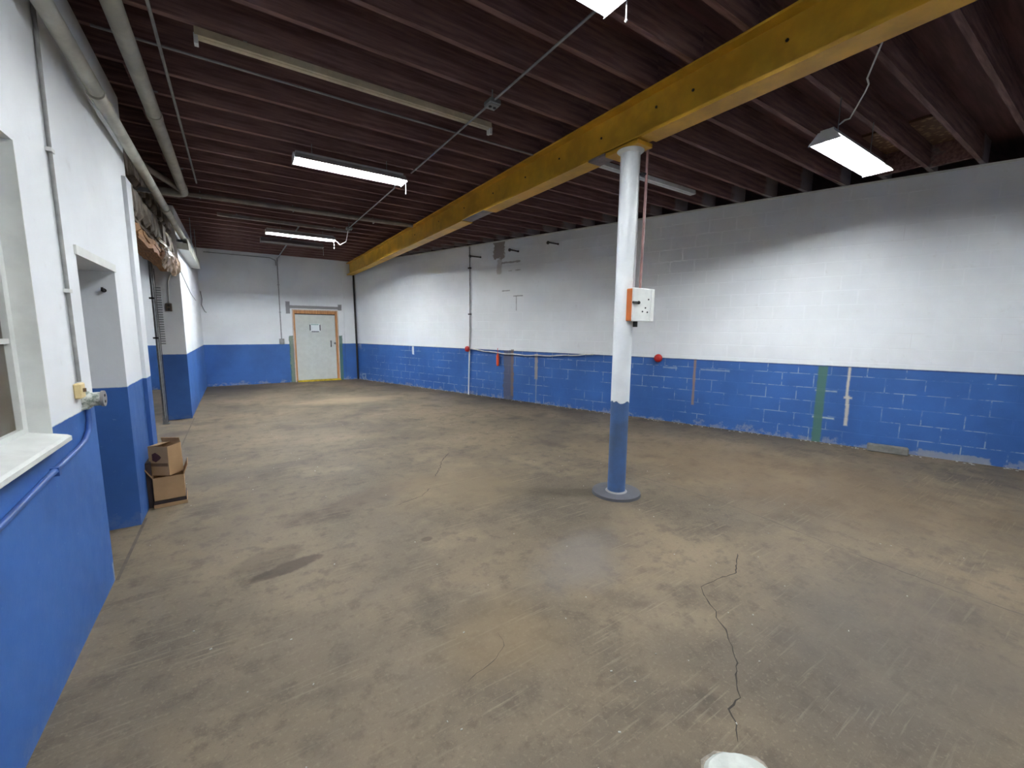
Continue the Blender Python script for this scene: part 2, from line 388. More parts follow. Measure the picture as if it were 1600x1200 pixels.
# ---- right wall: block by block over a mortar core
wr = B()
MW = Matrix(((WD.x, WN.x, 0, 0), (WD.y, WN.y, 0, 0), (0, 0, 1, 0), (0, 0, 0, 1)))      # (s, n, z) -> world
S0, S1 = -7.0, 12.75
bx(wr, S0, S1, WC+.0015, WC+.3, 0, ZJ, MW)
wall_right = tag(obj('wall_right', wr, M_mortar_r), 'slanting block wall painted white over blue on the right', 'wall', kind='structure')
CH = ZJ/18.0; CW = .406
def block_mesh(wd):
    bm = B(); bx(bm, -wd/2+.006, wd/2-.006, 0, .03, .006, CH-.006)
    fr = [f for f in bm.faces if abs(f.calc_center_median().y) < 1e-6]
    bmesh.ops.bevel(bm, geom=list({e for f in fr for e in f.edges}), offset=.0015, segments=1, affect='EDGES')
    me = mesh('block', bm); me.materials.append(M_wall_r); return me
full = block_mesh(CW)
spots = []
for r in range(18):
    off = CW/2 if r % 2 else 0
    n = 0; s = -2.45+off
    while s+CW/2 < 12.35:
        spots.append((s, r)); s += CW
spots.sort(key=lambda q: q[0]+.12*abs(q[1]-5))
rest = B(); ang = math.atan2(WD.y, WD.x)
for i, (s, r) in enumerate(spots):
    p = WD*s+WN*(WC+random.uniform(-.0006, .0006)); p.z = r*CH
    if i < 300:
        o = bpy.data.objects.new('block', full); C.objects.link(o); o.parent = wall_right
        # local x -> WD, local y -> WN
        o.matrix_local = Matrix(((WD.x, WN.x, 0, p.x), (WD.y, WN.y, 0, p.y), (0, 0, 1, p.z), (0, 0, 0, 1)))
    else:
        T = Matrix.Translation(p) @ Matrix(((WD.x, WN.x, 0, 0), (WD.y, WN.y, 0, 0), (0, 0, 1, 0), (0, 0, 0, 1)))
        v0 = len(rest.verts); rest.from_mesh(full); rest.verts.ensure_lookup_table()
        bmesh.ops.transform(rest, matrix=T, verts=rest.verts[v0:])
o = obj('far_blocks', rest, M_wall_r, wall_right); o['kind'] = 'stuff'
b = B(); bx(b, S0, -2.66, WC+.0, WC+.05, 0, ZJ, MW); bx(b, 12.35, S1, WC, WC+.05, 0, ZJ, MW)
obj('plain_stretch', b, M_wall_r, wall_right)
b = B(); bx(b, -2.5, 12.6, WC-.012, WC+.25, ZJ-.028, ZJ, MW)
obj('wall_plate', b, M_whitep, wall_right)

# ---- left wall with window, doorway and wide opening
OY0, OY1, OH = 5.39, 9.42, 2.72
b = B()
WY0, WY1, WZ0, WZ1 = 1.25, 2.83, 1.09, 2.455
DY0, DY1, DH = 3.55, 4.47, 2.069
for d in ((YN, WY0, 0, ZJ), (WY0, WY1, 0, WZ0), (WY0, WY1, WZ1, ZJ), (WY1, DY0, 0, ZJ), (DY0, DY1, DH, ZJ), (DY1, OY0, 0, ZJ), (OY1, YB+.2, 0, ZJ)):
    bx(b, XT, XL, *d)
wall_left = tag(obj('wall_left', b, M_wall_l), 'thick left wall painted white over blue with doorway and wide opening', 'wall', kind='structure')
bpy.context.view_layer.update()
# door head trim and pier corner board
box_o('head_trim', (XL, XL+.012, DY0-.03, DY1+.03, DH, DH+.055), M_whitep, wall_left)
b = B(); bx(b, XL, XL+.03, 5.17, OY0+.012, 0, 2.98); bx(b, XT+.05, XL, OY0, OY0+.012, 0, 2.98); obj('corner_board', b, M_wall_l, wall_left)
box_o('corner_strip', (XL, XL+.006, DY1+.0, DY1+.055, .1, DH), M_wall_l, wall_left)
box_o('corner_strip', (XL-.0, XL+.006, OY1, OY1+.05, .0, 3.0), M_wall_l, wall_left)
# torn lintel over the wide opening: rubble stones in mortar
b = B(); bx(b, XT+.06, XL-.09, OY0, OY1, OH+.1, ZJ); lint = obj('rubble_core', b, M_rubble, wall_left)
for i in range(26):
    y0 = OY0+.08+(i % 13)*.305; z0 = OH+.13+(i//13)*.32
    bm = B(); bx(bm, -.05, random.uniform(.05, .09), -.14, random.uniform(.11, .15), -.13, random.uniform(.10, .15)); bevel(bm, .03)
    for v in bm.verts: v.co += Vector((random.uniform(-.012, .012), random.uniform(-.02, .02), random.uniform(-.02, .02)))
    obj('rubble_stone', bm, M_rubble, wall_left, (XL-.10, y0+random.uniform(-.03, .03)+.08, z0+.14))

# ---- back wall, near wall, adjoining room
b = B(); bx(b, XL-.1, 3.6, YB, YB+.2, 0, ZD)
wall_back = tag(obj('wall_back', b, M_wall_b), 'far end wall painted white over blue around the door', 'wall', kind='structure')
box_o('pilaster', (2.93, wall_x(YB)+.02, YB-.035, YB, 0, 3.33), M_wall_b, wall_back)
tag(box_o('wall_near', (-6.2, 10.5, YN-.2, YN, 0, ZD), M_wall_n), 'white over blue wall behind the viewer', 'wall', kind='structure')
tag(box_o('wall_adjoining_end', (-6.2, XT+.0, YB-.05, YB+.2, 0, ZD), M_wall_b), 'white over blue end wall of the room beyond the wide opening', 'wall', kind='structure')
tag(box_o('wall_adjoining_side', (-6.2, -6.0, YN, YB, 0, ZD), M_wall_n), 'far side wall of the adjoining room', 'wall', kind='structure')
bpy.context.view_layer.update()

# ---- window on the near left
win = thing('window_1', 'deep white framed window with dusty panes and sloping sill', 'window', (XL, 2.05, 1.1), kind='structure')
XS = -.838
b = B()
for d in ((WY0, WY1, WZ0, WZ0+.09), (WY0, WY1, WZ1-.07, WZ1), (WY0, WY0+.06, WZ0+.09, WZ1-.07), (WY1-.055, WY1-.007, WZ0+.09, WZ1-.07)): bx(b, XS-.05, XS, *d)
child('window_frame', b, M_whitep, win)
b = B(); bx(b, XS-.035, XS-.005, 2.0, 2.035, WZ0, WZ1); bx(b, XS-.035, XS-.005, WY0, WY1, 1.57, 1.592); child('muntin', b, M_whitep, win)
for (y0, y1, z0, z1) in ((WY0+.06, 2.0, WZ0+.09, 1.57), (2.035, WY1-.055, WZ0+.09, 1.57), (WY0+.06, 2.0, 1.592, WZ1-.07), (2.035, WY1-.055, 1.592, WZ1-.07)):
    b = B(); bx(b, XS-.028, XS-.022, y0, y1, z0, z1); child('pane', b, M_glass, win)
b = B(); bx(b, XS-.13, XS-.11, WY0, WY1, WZ0, WZ1); child('board_behind_glass', b, M_brownb, win)
b = B(); prism(b, [(XS, 1.09), (XS, 1.155), (XL+.05, 1.128), (XL+.064, 1.12), (XL+.064, 1.10), (XL, 1.09)], 'y', WY0-.03, WY1-.0)
child('window_sill', b, M_whitep, win)
b = B(); bx(b, XS-.05, XL+.002, WY1-.006, WY1+.001, 1.10, WZ1); child('reveal_lining', b, M_whitep, win)

# ---- door in the back wall
door = thing('door_1', 'pale grey door in raw pine frame with yellow threshold', 'door', (2.09, YB, 0), kind='structure')
b = B(); bx(b, 1.445, 1.475, YB-.05, YB, 0, 2.215); bx(b, 2.715, 2.745, YB-.05, YB, 0, 2.215); bx(b, 1.475, 2.715, YB-.05, YB, 2.185, 2.215); child('casing', b, M_woodw, door)
for d in ((1.475, 1.515), (2.655, 2.715)):
    b = B(); bx(b, *d, YB-.04, YB, .03, 2.09); child('jamb', b, M_wood, door)
b = B(); bx(b, 1.475, 2.715, YB-.04, YB, 2.09, 2.185); child('head', b, M_wood, door)
b = B(); bx(b, 1.518, 2.652, YB-.022, YB, .05, 2.06); bevel(b, .003); leaf = child('door_leaf', b, M_doorp, door)
b = B(); bx(b, 1.518, 2.652, YB-.018, YB, 2.06, 2.09); child('head_gap', b, M_black, door)
b = B(); bx(b, 1.50, 2.75, YB-.09, YB, 0, .05); child('threshold', b, M_yelw, door)
b = B(); bx(b, 1.93, 2.20, YB-.026, YB-.022, 1.55, 1.79); sg = child('notice', b, M_paper, door)
for d in ((1.91, 1.94, 1.58, 1.76), (2.19, 2.22, 1.58, 1.76), (1.96, 2.17, 1.535, 1.56)):
    b = B(); bx(b, d[0], d[1], YB-.029, YB-.022, d[2], d[3]); child('tape', b, M_tape, door)
b = B(); bx(b, 1.95, 2.17, YB-.0275, YB-.0255, 1.755, 1.775); child('printed_line', b, M_teal, door)
b = B(); tube(b, [(2.5, YB-.022, 1.26), (2.5, YB-.06, 1.255), (2.5, YB-.065, 1.165), (2.5, YB-.06, 1.08), (2.5, YB-.022, 1.07)], .012, 8); child('pull_handle', b, M_dark, door)
b = B(); cyl(b, (2.62, YB-.06, 1.18), .03, .04, 12, 'y'); child('lock_knob', b, M_chrome, door)

# ================================================================ BEAM AND COLUMN
XB = 3.165
beam = thing('steel_beam', 'yellow painted steel I-beam running the length of the ceiling', 'beam', (XB, 5.3, 3.34))
BY0, BY1 = YN+.05, YB-.01
b = B(); bx(b, XB-.008, XB+.008, BY0, BY1, 3.365, 3.69); child('web', b, M_yellow, beam)
b = B(); bx(b, XB-.10, XB+.10, BY0, BY1, 3.69, 3.708); child('top_flange', b, M_yellow, beam)
b = B(); bx(b, XB-.095, XB+.078, BY0, BY1, 3.352, 3.366); child('bottom_flange', b, M_yellow, beam)
for y0, y1 in ((BY0, 2.62), (3.30, 5.40), (6.12, BY1)):
    b = B(); bx(b, XB-.096, XB+.096, y0, y1, 3.338, 3.352); child('cover_plate', b, M_yellow, beam)
b = B(); bx(b, XB-.094, XB+.079, 5.40, 6.12, 3.350, 3.3519); child('bare_patch', b, M_bare, beam)
for y in (1.52, 2.2, 2.55, 3.2, 3.85, 4.51, 5.3, 6.2, 7.2, 8.4):
    b = B(); cyl(b, (XB-.016, y, 3.555+random.uniform(-.01, .02)), .011, .008, 8, 'x'); child('bolt', b, M_bolt, beam)
CX, CY, CR = 3.16, 2.82, .089
col = thing('support_column', 'round steel column painted white above and blue below', 'column', (CX, CY, 0))
b = B(); cyl(b, (CX, CY, .03), CR, .94, 40); child('blue_shaft', b, M_colb, col)
b = B(); cyl(b, (CX, CY, .95), CR+.0012, 2.33, 40)
for v in b.verts:
    if v.co.z < 1: v.co.z += .012*math.sin(v.co.x*70)+.01*math.sin(v.co.y*120)
child('white_shaft', b, M_colw, col)
b = B(); cyl(b, (CX, CY, 0), .245, .026, 48, r_top=.24); child('base_plate', b, plain('grey_base_plate', lin(82, 82, 88), .6, var=.12), col)
b = B(); cyl(b, (CX, CY, .026), CR+.02, .012, 40, r_top=CR+.002); child('weld_ring', b, M_fixgrey, col)
b = B(); bx(b, XB-.10, XB+.10, 2.66, 3.05, 3.30, 3.338); bevel(b, .004); child('cap_plate', b, M_yellow, col)
b = B(); cyl(b, (CX, CY, 3.27), CR, .03, 40, r_top=CR+.035); child('cap_collar', b, M_whitep, col)
b = B(); bx(b, XB-.11, XB+.05, 3.05, 3.27, 3.318, 3.338); child('cap_shim', b, M_bare, col)

# control box on the column
cb = thing('control_box', 'white and orange electrical switch box mounted on the column', 'switch box', (3.24, 2.7, 1.72))
b = B(); bx(b, 3.09, 3.385, 2.665, 2.735, 1.745, 2.045); bevel(b, .006); child('case', b, M_orangep, cb)
b = B(); bx(b, 3.086, 3.39, 2.648, 2.666, 1.742, 2.05); bevel(b, .005); cov = child('cover', b, M_whitep, cb)
b = B(); bx(b, 3.335, 3.35, 2.642, 2.65, 1.75, 2.04); child('cover_rib', b, M_whitep, cb)
b = B(); bx(b, 3.075, 3.15, 2.632, 2.648, 1.905, 1.925); ball(b, (3.15, 2.635, 1.915), .016, 8); child('lever', b, M_black, cb)
for (x, z) in ((3.30, 1.95), (3.29, 1.83), (3.22, 1.835), (3.26, 1.87)):
    b = B(); cyl(b, (x, 2.643, z), .008, .006, 8, 'y'); child('screw', b, M_dark, cb)
b = B(); cyl(b, (3.19, 2.70, 1.69), .022, .055, 12); child('cable_gland', b, M_dark, cb)
b = B(); bx(b, 3.13, 3.25, 2.725, 2.75, 1.80, 2.0); child('mounting_bracket', b, M_dark, cb)
cbp = thing('drop_conduit', 'faded red conduit dropping from the beam to the switch box', 'conduit', (3.25, 2.70, 2.04))
b = B(); tube(b, [(3.235, 2.70, 2.04), (3.245, 2.70, 2.6), (3.265, 2.71, 3.33)], .0125, 10); child('pipe', b, M_pink, cbp)
b = B(); bx(b, 3.20, 3.262, 2.70, 2.745, 3.08, 3.095); child('pipe_clamp', b, M_dark, cbp)

# ================================================================ LAMPS
def fixture(label, x0, x1, y, z, wd=.25, lit=True, hood=True, chain=None, hang=(), group='fluorescent ceiling lamps', tubes=(-.046, .046), power=1.):
    M_tube = tube_mat(power)
    t = thing('fluorescent_lamp', label, 'ceiling light', ((x0+x1)/2, y, z), group)
    L = x1-x0; h = wd/2
    b = B(); g = .003
    prism(b, [(y-h, z), (y-h*.45, z+.075), (y+h*.45, z+.075), (y+h, z), (y+h-g, z), (y+h*.45-g, z+.075-g), (y-h*.45+g, z+.075-g), (y-h+g, z)], 'x', x0, x1)
    child('reflector', b, M_fix if lit else M_fixgrey, t)
    for xa in (x0-.004, x1):
        b = B(); prism(b, [(y-h-.002, z-.012), (y-h*.45, z+.078), (y+h*.45, z+.078), (y+h+.002, z-.012)], 'x', xa, xa+.004); child('end_plate', b, M_fix if lit else M_fixgrey, t)
    b = B(); bx(b, x0+.02, x1-.02, y-.05, y+.05, z+.0755, z+.10); child('ballast_channel', b, M_fix if lit else M_fixgrey, t)
    for ty in tubes:
        b = B(); cyl(b, (x0+.035, y+ty, z+.048), .0125, L-.07, 12, 'x'); child('tube', b, M_tube if lit else M_tube_off, t)
        for xa in (x0+.012, x1-.034):
            b = B(); bx(b, xa, xa+.022, y+ty-.014, y+ty+.014, z+.028, z+.070); child('lampholder', b, M_fix, t)
    for xh in hang:
        b = B(); tube(b, [(xh, y, z+.10), (xh, y, ZJ+.01)], .004, 6); child('hanger', b, M_steelgrey, t)
    if chain:
        b = B(); cx, ln = chain; tube(b, [(cx, y-.03, z+.0), (cx, y-.03, z-ln)], .004, 6); ball(b, (cx, y-.03, z-ln), .009, 8); child('pull_cord', b, M_fix, t)
    return t
fixture('lit twin tube lamp overhead with pull cord, cut by the top edge', .69, 1.94, 1.86, 3.50, chain=(1.965, .10), hang=(.9, 1.75), power=.75)
fixture('bright twin tube lamp hanging in the middle of the left ceiling', .655, 1.915, 5.45, 3.50, chain=(1.93, .13), hang=(.85, 1.70), power=1.05)
fixture('lit twin tube lamp farthest away, above the door end', .63, 1.93, 10.03, 3.55, chain=(1.915, .17), hang=(.9, 1.7), power=2.3)
fixture('unlit grey lamp beyond the farthest lit lamp', .585, 1.87, 11.1, 3.56, lit=False, chain=(1.87, .17), hang=(.9, 1.7))
fx = fixture('lit twin tube lamp hanging low on the right of the yellow beam', 4.36, 5.64, 1.72, 3.30, hang=(4.6, 5.4), power=1.2)
b = B(); tube(b, [(4.40,1.64,3.41),(4.42,1.61,3.44),(4.35,1.55,3.41),(3.95,1.33,3.40),(3.85,1.28,3.40),(3.78,1.27,3.41),(3.36,1.07,3.40),(3.26,1.02,3.44),(3.18,1.0,3.5)], .0055, 8); child('power_cord', b, M_whitep, fx)
fixture('unseen twin tube lamp added behind the viewer for bounce light', .69, 1.94, -1.75, 3.50, hang=(.9, 1.75), power=1.1)  # out-of-view lamp, added to lift the bounce light in the room
fixture('unseen twin tube lamp added to light the adjoining room', -3.9, -2.6, 12.0, 3.45, hang=(-3.6, -2.9))  # out-of-view lamp, added to brighten the end wall beyond the opening
def strip(label, x0, x1, y, z, mt, wd=.06, ht=.05, ends=True, group='bare unlit strip fixtures'):
    t = thing('strip_fixture', label, 'ceiling light', ((x0+x1)/2, y, z), group)
    b = B(); prism(b, [(y-wd/2, z), (y-wd/2+.008, z+ht), (y+wd/2-.008, z+ht), (y+wd/2, z)], 'x', x0, x1); child('channel', b, mt, t)
    b = B(); bx(b, x0+.05, x1-.05, y-.014, y+.014, z-.006, z); child('cover_ridge', b, mt, t)
    for xh in (x0+.3, x1-.3):
        b = B(); bx(b, xh-.012, xh+.012, y-.02, y+.02, z+ht, ZJ+.006); child('mount_clip', b, M_steelgrey, t)
    if ends:
        for xa in (x0-.005, x1-.02):
            b = B(); bx(b, xa, xa+.025, y-.035, y-.01, z-.055, z+.01); bx(b, xa, xa+.025, y+.01, y+.035, z-.045, z+.01); child('lampholder', b, M_whitep, t)
    return t
strip('long cream strip fixture without tubes nearest on the left ceiling', -.11, 2.26, 3.86, 3.645, M_cream, .075, .055)
strip('thin white strip fixture beyond the cross pipe', -.15, 2.13, 9.46, 3.65, M_pipe2, .06, .05, False)
strip('white strip fixture behind the column right of the beam', 3.45, 5.74, 3.90, 3.645, M_whitep, .09, .055, False)

# ================================================================ PIPES AND CONDUITS
def bands(t, pts, r, mt, axis='y', name='coupling', ln=.09):
    for p in pts:
        b = B(); q = Vector(p)
        if axis == 'y': q.y -= ln/2
        if axis == 'x': q.x -= ln/2
        cyl(b, q, r, ln, 16, axis); child(name, b, mt, t)
PX, PZ = -.675, 3.175
t = thing('wall_pipe', 'white pipe running along the top of the left wall', 'pipe', (PX, 5, PZ))
b = B(); tube(b, [(PX, YN+.05, PZ), (PX, 12.2, PZ+.04)], .043, 18); child('pipe', b, M_pipe, t)
bands(t, [(PX, 4.1, PZ+.01), (PX, 7.4, PZ+.02), (PX, 10.6, PZ+.03)], .048, M_pipe, ln=.20)
for y in (2.2, 6.4, 9.7):
    b = B(); bx(b, XL-(.1 if OY0 < y < OY1 else 0), PX, y, y+.03, PZ-.015, PZ+.03); child('pipe_bracket', b, M_steelgrey, t)
t = thing('ceiling_pipe', 'thick white pipe below the joists ending in an elbow', 'pipe', (-.5, 5.5, 3.58))
b = B(); tube(b, [(-.5, YN+.05, 3.585), (-.505, 7.95, 3.60)]+arc((-.625, 7.95, 3.60), (1,0,0), (0,1,0), .12, 0, math.pi/2, 6)[1:]+[(-.80, 8.07, 3.60)], .056, 20); child('pipe', b, M_pipe, t)
bands(t, [(-.503, 5.3, 3.595), (-.505, 7.72, 3.60)], .061, M_pipe, ln=.12)
b = B(); tube(b, [(-.52, 7.92, 3.61), (-.85, 7.15, 3.66), (-1.0, 6.9, 3.68)], .04, 14); child('branch', b, M_pipe2, t)
for y in (2.4, 4.9, 7.0):
    b = B(); bx(b, -.57, -.43, y, y+.025, 3.648, 3.653); bx(b, -.505, -.495, y+.008, y+.016, 3.63, ZJ+.03); child('pipe_hanger', b, M_steelgrey, t)
t = thing('cross_pipe', 'pale pipe crossing under the far joists to the beam', 'pipe', (1, 8.25, 3.668))
b = B(); tube(b, [(-.95, 8.32, 3.668), (XB-.13, 8.19, 3.668)], .038, 16); child('pipe', b, M_pipe2, t)
for x in (-.33, .95, 2.3):
    b = B(); bx(b, x-.008, x+.008, 8.22, 8.30, 3.624, 3.629); bx(b, x-.005, x+.005, 8.30, 8.31, 3.624, ZJ+.03); child('pipe_hanger', b, M_steelgrey, t)
tag(tube_o('thin_conduit', [(-.335, -1, 3.69), (-.335, 7.7, 3.69)], .011, M_conduit), 'thin grey conduit under the joists beside the thick pipe', 'conduit')
t = thing('light_conduit', 'long grey conduit feeding the lamps with junction boxes', 'conduit', (2.0, 5.5, 3.625))
b = B(); tube(b, [(1.99, -1, 3.625), (2.0, 5.15, 3.625), (1.97, 5.33, 3.60)], .009, 8); child('pipe', b, M_steelgrey, t)
b = B(); tube(b, [(1.93, 5.8, 3.61), (2.0, 6.1, 3.625), (2.0, 8.95, 3.625)], .009, 8); child('pipe', b, M_steelgrey, t)
for y in (3.385, 8.94):
    b = B(); bx(b, 1.95, 2.06, y-.06, y+.06, 3.595, 3.64); bevel(b, .008); j = child('junction_box', b, M_steelgrey, t)
    b = B(); bx(b, 1.96, 2.05, y-.05, y+.05, 3.590, 3.595); child('cover', b, M_conduit, j)
    for dx in (-.022, .022):
        b = B(); cyl(b, (2.005+dx, y, 3.583), .014, .008, 10); child('socket_hole', b, M_dark, j)
    b = B(); tube(b, [(2.005, y, 3.64), (2.005, y, ZJ+.02)], .006, 6); child('box_hanger', b, M_steelgrey, t)
b = B(); tube(b, [(2.0, 9.0, 3.60), (2.05, 9.45, 3.46), (2.0, 9.8, 3.44), (1.95, 9.95, 3.54)], .006, 6); child('loose_cable', b, M_whitep, t)
b = B(); tube(b, [(1.925, 5.50, 3.57), (1.96, 5.62, 3.53), (1.90, 5.75, 3.56), (1.95, 5.85, 3.60)], .006, 6); child('loose_cable', b, M_whitep, t)
tag(tube_o('cross_conduit', [(-.7, 4.22, 3.695), (1.0, 4.215, 3.69), (3.05, 4.21, 3.695)], .009, M_conduit), 'thin conduit crossing the left ceiling behind the long cream strip fixture', 'conduit')
t = thing('drop_conduit', 'grey conduit down the back wall to a box beside the door', 'conduit', (1.13, YB-.02, 1.2))
b = B(); tube(b, [(1.2, 9.56, 3.69), (1.17, 13.9, 3.69), (1.14, YB-.05, 3.66), (1.135, YB-.03, 3.55), (1.13, YB-.03, 1.3)], .014, 10)
tube(b, [(-.6, YB-.06, 3.66), (.95, YB-.06, 3.66), (1.09, YB-.05, 3.60), (1.10, YB-.03, 3.45)], .011, 8); child('pipe', b, M_steelgrey, t)
b = B(); bx(b, 1.07, 1.20, YB-.07, YB, 1.165, 1.33); bevel(b, .008); child('outlet_box', b, M_conduit, t)
for z in (2.1, 2.9):
    b = B(); bx(b, 1.105, 1.16, YB-.046, YB, z, z+.02); child('pipe_strap', b, M_steelgrey, t)
tag(tube_o('corner_pipe', [(3.285, YB-.075, 0), (3.255, YB-.075, 3.34)], .028, M_dark), 'dark pipe standing in the far right corner under the beam', 'pipe')

# left wall conduit, switch, outlet
t = thing('wall_conduit', 'slim white conduit running down the near left wall', 'conduit', (XL, 3.27, 1.32))
b = B(); tube(b, [(XL+.012, 3.30, 3.7), (XL+.012, 3.262, 2.6), (XL+.012, 3.268, 1.34)], .0095, 8); child('pipe', b, M_conduit, t)
for d in ((3.24, 3.29, 2.55, 2.57), (3.245, 3.295, 1.83, 1.85)):
    b = B(); bx(b, XL, XL+.025, *d); child('pipe_strap', b, M_whitep, t)
t = thing('wall_switch', 'small ivory switch plate above the chipped outlet', 'switch', (XL, 3.24, 1.29))
b = B(); bx(b, XL, XL+.03, 3.20, 3.285, 1.25, 1.335); bevel(b, .006); child('plate', b, M_ivory, t)
b = B(); bx(b, XL+.03, XL+.042, 3.236, 3.250, 1.285, 1.305); child('toggle', b, M_brownb, t)
t = thing('round_outlet', 'chipped grey round outlet sticking out of the left wall', 'outlet', (XL, 3.36, 1.22))
b = B(); tube(b, [(XL, 3.36, 1.225), (XL+.03, 3.36, 1.225), (XL+.032, 3.36, 1.225), (XL+.075, 3.37, 1.225)], [.05, .05, .04, .04], 18); child('body', b, M_plug, t)
b = B(); cyl(b, (XL+.075, 3.37, 1.225), .047, .014, 20, 'x'); fcv = child('face', b, M_fixgrey, t)
for dz in (-.018, .018):
    b = B(); bx(b, XL+.0885, XL+.0905, 3.36, 3.382, 1.225+dz-.007, 1.225+dz+.007); child('slot', b, M_black, t)
b = B(); bx(b, XL, XL+.03, 3.30, 3.40, 1.175, 1.19); child('base_lip', b, M_plug, t)
t = thing('painted_conduit', 'blue painted conduit bending along the near left wall below the outlet', 'conduit', (XL, 2.9, 1.0))
b = B(); tube(b, [(XL+.016, 3.345, 1.19), (XL+.016, 3.345, 1.11), (XL+.016, 3.31, 1.05), (XL+.016, 3.22, 1.01), (XL+.016, 3.08, .995), (XL+.014, 2.65, .97), (XL+.014, 2.2, .935), (XL+.014, .5, .88)], .0135, 10); child('pipe', b, M_bluep, t)
b = B(); bx(b, XL, XL+.03, 2.74, 2.77, .95, .99); child('pipe_strap', b, M_bluep, t)
t = thing('coat_hook', 'dark hook on the inner side of the left doorway', 'hook', (-.83, DY1, 1.92))
b = B(); tube(b, [(-.83, DY1, 1.925), (-.83, DY1-.045, 1.92), (-.83, DY1-.05, 1.945)], .007, 8); cyl(b, (-.83, DY1-.008, 1.925), .016, .008, 10, 'y'); child('hook', b, M_dark, t)

# ================================================================ WIDE OPENING ON THE LEFT
t = thing('door_track', 'galvanised vertical door track at the far side of the wide opening', 'door track', (-1.1, 9.1, 0))
b = B(); prism(b, [(-1.125, 9.06), (-1.075, 9.06), (-1.075, 9.13), (-1.081, 9.13), (-1.081, 9.066), (-1.119, 9.066), (-1.119, 9.13), (-1.125, 9.13)], 'z', .0, 2.9); child('rail', b, M_steelgrey, t)
b = B(); bx(b, -1.14, -1.05, 9.04, 9.17, 0, .015); bx(b, -1.135, -1.065, 9.05, 9.06, .0, .16); child('foot_bracket', b, M_steelgrey, t)
b = B(); tube(b, [(-1.10, 9.045, 2.9), (-1.10, 9.045, .1)], .010, 8); child('guide_rod', b, M_steelgrey, t)
for i in range(24):
    b = B(); bx(b, -1.072, -.998, 9.10, 9.112, 1.36+i*.04, 1.382+i*.04); child('slat', b, M_steelgrey, t)
b = B(); bx(b, -1.068, -1.062, 9.112, 9.14, .0, 2.6); child('backing_strip', b, M_dark, t)
for z in (1.45, 2.1):
    b = B(); bx(b, -1.15, -1.08, 9.03, 9.05, z, z+.03); child('bracket', b, M_dark, t)
t = thing('broken_header', 'splintered orange wood header across the wide opening', 'wood beam', (-.95, 7.4, 2.6))
b = B()
import random as _r
prev = None
for i in range(22):
    y = OY0+.02+i*(OY1-OY0-.04)/21; zt = 2.74+_r.uniform(-.03, .03); zb = 2.60+_r.uniform(-.02, .02); xo = XL-.03+_r.uniform(-.025, .0)
    cur = [b.verts.new(c) for c in ((xo, y, zb), (xo, y, zt), (xo-.2, y, zt), (xo-.2, y, zb))]
    if prev:
        for k in range(4): b.faces.new((prev[k], prev[(k+1) % 4], cur[(k+1) % 4], cur[k]))
    else: b.faces.new(cur)
    prev = cur
b.faces.new(prev[::-1]); child('header_timber', b, M_woodo, t)
for i in range(9):
    y = 5.7+i*.42; b = B(); L = _r.uniform(.2, .5); M_ = Matrix.Translation((XL-.05, y, 2.62+_r.uniform(-.02, .1))) @ Matrix.Rotation(_r.uniform(-.35, .35), 4, 'X')
    bx(b, -.02, .02, -L/2, L/2, -.02, .025, M_); child('splinter', b, M_woodo, t)
b = B(); nx, ny = 26, 8; g = []
for i in range(nx):
    y = 7.6+i*.07; row = []
    for j in range(ny):
        a = j/(ny-1)
        row.append(b.verts.new((XL-.06+.09*math.sin(a*3)+_r.uniform(-.02, .02), y+_r.uniform(-.02, .02), 2.86-.34*a+.04*math.sin(i*.9)+_r.uniform(-.02, .02))))
    g.append(row)
for i in range(nx-1):
    for j in range(ny-1): b.faces.new((g[i][j], g[i+1][j], g[i+1][j+1], g[i][j+1]))
bmesh.ops.solidify(b, geom=list(b.faces), thickness=.002)
tag(obj('plastic_sheet', b, M_plastic), 'crumpled clear plastic sheet hanging over the broken header', 'plastic sheet')
t = thing('outlet_box', 'small brown outlet box with white cable on the opening side wall', 'outlet', (-.94, OY1, 1.99))
b = B(); bx(b, -.985, -.90, OY1-.05, OY1, 1.92, 2.055); bevel(b, .006); child('case', b, M_boxbrown, t)
for dz in (1.955, 2.02):
    b = B(); cyl(b, (-.943, OY1-.056, dz), .02, .007, 10, 'y'); child('socket', b, M_dark, t)
b = B(); tube(b, [(-.935, OY1-.02, 2.055), (-.925, OY1-.02, 2.42), (-.89, OY1-.025, 2.53), (-.80, OY1-.03, 2.63), (XL+.0, OY1-.02, 2.66)], .011, 8); child('cable', b, M_whitep, t)
tag(tube_o('slack_wire', [(XL+.01, OY1+.02, 2.67), (XL+.012, 10.4, 2.50), (XL+.012, 11.4, 2.36), (XL+.012, 12.6, 2.28)], .006, M_conduit), 'thin wire sloping down the far left wall', 'wire')
tag(tube_o('dangling_wire', [(XL+.03, YB-.03, 2.62), (XL+.05, YB-.03, 2.4), (XL+.03, YB-.03, 2.25), (XL+.09, YB-.03, 2.08), (XL+.13, YB-.03, 2.05)], .007, M_dark), 'dark wire end dangling in the far left corner', 'wire')
t = thing('pipe_cover', 'white boxed trough under the pipe at the far left wall', 'pipe cover', (XL, 9.6, 3.0))
b = B(); prism(b, [(XL, 3.0), (-.60, 2.99), (-.62, 3.10), (XL, 3.12)], 'y', 9.44, 12.3); child('trough', b, M_whitep, t)
b = B(); prism(b, [(-.62, 3.10), (-.60, 2.99), (-.595, 2.99), (-.61, 3.20), (-.62, 3.20)], 'y', 9.44, 12.3); child('front_lip', b, M_pipe, t)
b = B(); bx(b, XL, -.605, 12.3, 12.305, 2.985, 3.12); child('end_cap', b, M_fixgrey, t)
for y in (10.3, 11.4):
    b = B(); bx(b, -.61, -.598, y, y+.02, 3.0, ZJ+.01); child('hanger_strap', b, M_steelgrey, t)

